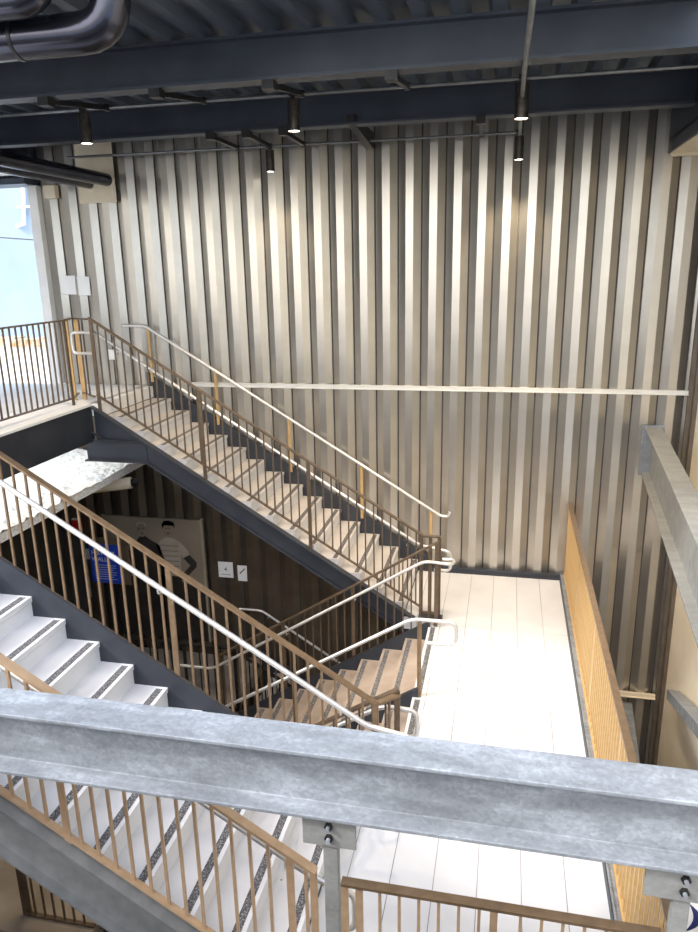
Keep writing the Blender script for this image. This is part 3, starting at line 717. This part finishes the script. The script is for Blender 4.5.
MB().tube(arc, [.004 + .022*math.sin(PI*k/14) for k in range(15)], 8).build('blue_mark', M['navy_ink'], ws, smooth=True)

# ------------------------------------------------------------------ outside
b = MB().box(-34, -8.2, 9.0, 9.4, -5.2, 16)
fa_ = tag(b.build('building', M['facade']), 'pale blue building seen through the open left side', 'building')
MB().tube([(-13.95, 8.9, 7.0), (-13.95, 8.9, 6.3), (-14.05, 8.9, 5.55), (-14.3, 8.9, 5.5)], .05, 8).tube([(-14.2, 8.9, 6.0), (-12.6, 8.9, 6.0)], .035, 8).box(-14.4, -13.7, 8.85, 9.0, 6.95, 7.12).build('drain_pipe', M['white'], fa_, smooth=True)
tag(MB().tube([(-15.6, 8.6, 5.25), (-14.6, 8.6, 5.20), (-13.2, 8.6, 5.08), (-11.5, 8.6, 5.1)], .018, 6).build('overhead_cable', M['ink'], smooth=True), 'thin cable strung across the pale blue building', 'cable')
pw_ = MB().box(-14, -7.8, 2.5, 2.75, 1.0, 2.9).build('parapet', M['white'])
tag(pw_, 'white parapet wall beyond the upper landing guard', 'wall')
mb = MB()
for k in range(24): mb.box(-13.9+k*.26, -13.9+k*.26+.25, 2.44, 2.80, 2.9, 3.06 + random.uniform(-.02, .03))
mb.build('coping', M['rust'], pw_)
b = MB().box(-16, -7.4, .14, 8.9, .9, 1.0)
struct(b.build('ground_terrace', M['white']), 'pale terrace outside the open left side', 'terrace')

# ------------------------------------------------------------------ light
w = bpy.data.worlds.new('sky'); SC.world = w; w.use_nodes = True
nt = w.node_tree; bg = nt.nodes['Background']
sky = nt.nodes.new('ShaderNodeTexSky'); sky.sky_type = 'NISHITA'; sky.sun_disc = False; sky.sun_elevation = math.radians(42); sky.sun_rotation = math.radians(200); sky.dust_density = 3.0
mx = nt.nodes.new('ShaderNodeMix'); mx.data_type = 'RGBA'; mx.inputs['Factor'].default_value = .6; mx.inputs[7].default_value = (2.45, 2.85, 3.45, 1)
nt.links.new(sky.outputs[0], mx.inputs[6]); nt.links.new(mx.outputs[2], bg.inputs['Color']); bg.inputs['Strength'].default_value = .60
sd = bpy.data.lights.new('sun', 'SUN'); sd.energy = 3.2; sd.angle = math.radians(8); sd.color = (1, .985, .96)
so_ = bpy.data.objects.new('sun', sd); COL.objects.link(so_)
so_.rotation_euler = Vector((.68, .36, -.64)).to_track_quat('-Z', 'Y').to_euler()

ld = bpy.data.lights.new('ledge_fill', 'AREA'); ld.shape = 'RECTANGLE'; ld.size = 1.2; ld.size_y = 4.2; ld.energy = 24; ld.color = (.95, .98, 1)  # added fill light with no real fixture, brightens the insulated ledge
lo_ = bpy.data.objects.new('ledge_fill', ld); COL.objects.link(lo_); lo_.location = (-6.95, -2.4, 2.43)

# ------------------------------------------------------------------ camera
F, YAW, PITCH, ROLL = 719.1, -.2190, .2709, -.0188
cd = bpy.data.cameras.new('camera'); cam = bpy.data.objects.new('camera', cd); COL.objects.link(cam)
cd.sensor_fit = 'HORIZONTAL'; cd.sensor_width = 36; cd.lens = F/698*36; cd.clip_end = 200
cy, sy = math.cos(YAW), math.sin(YAW)
f = Vector((sy*math.cos(PITCH), cy*math.cos(PITCH), -math.sin(PITCH))); r = Vector((cy, -sy, 0)); u = r.cross(f)
c, s_ = math.cos(ROLL), math.sin(ROLL); r2 = r*c + u*s_; u2 = -r*s_ + u*c
m = Matrix((r2, u2, -f)).transposed().to_4x4(); m.translation = (-.8357, -9.683, 4.2641)
cam.matrix_world = m
SC.camera = cam
SC.view_settings.view_transform = 'Standard'
SC.view_settings.exposure = 0.32
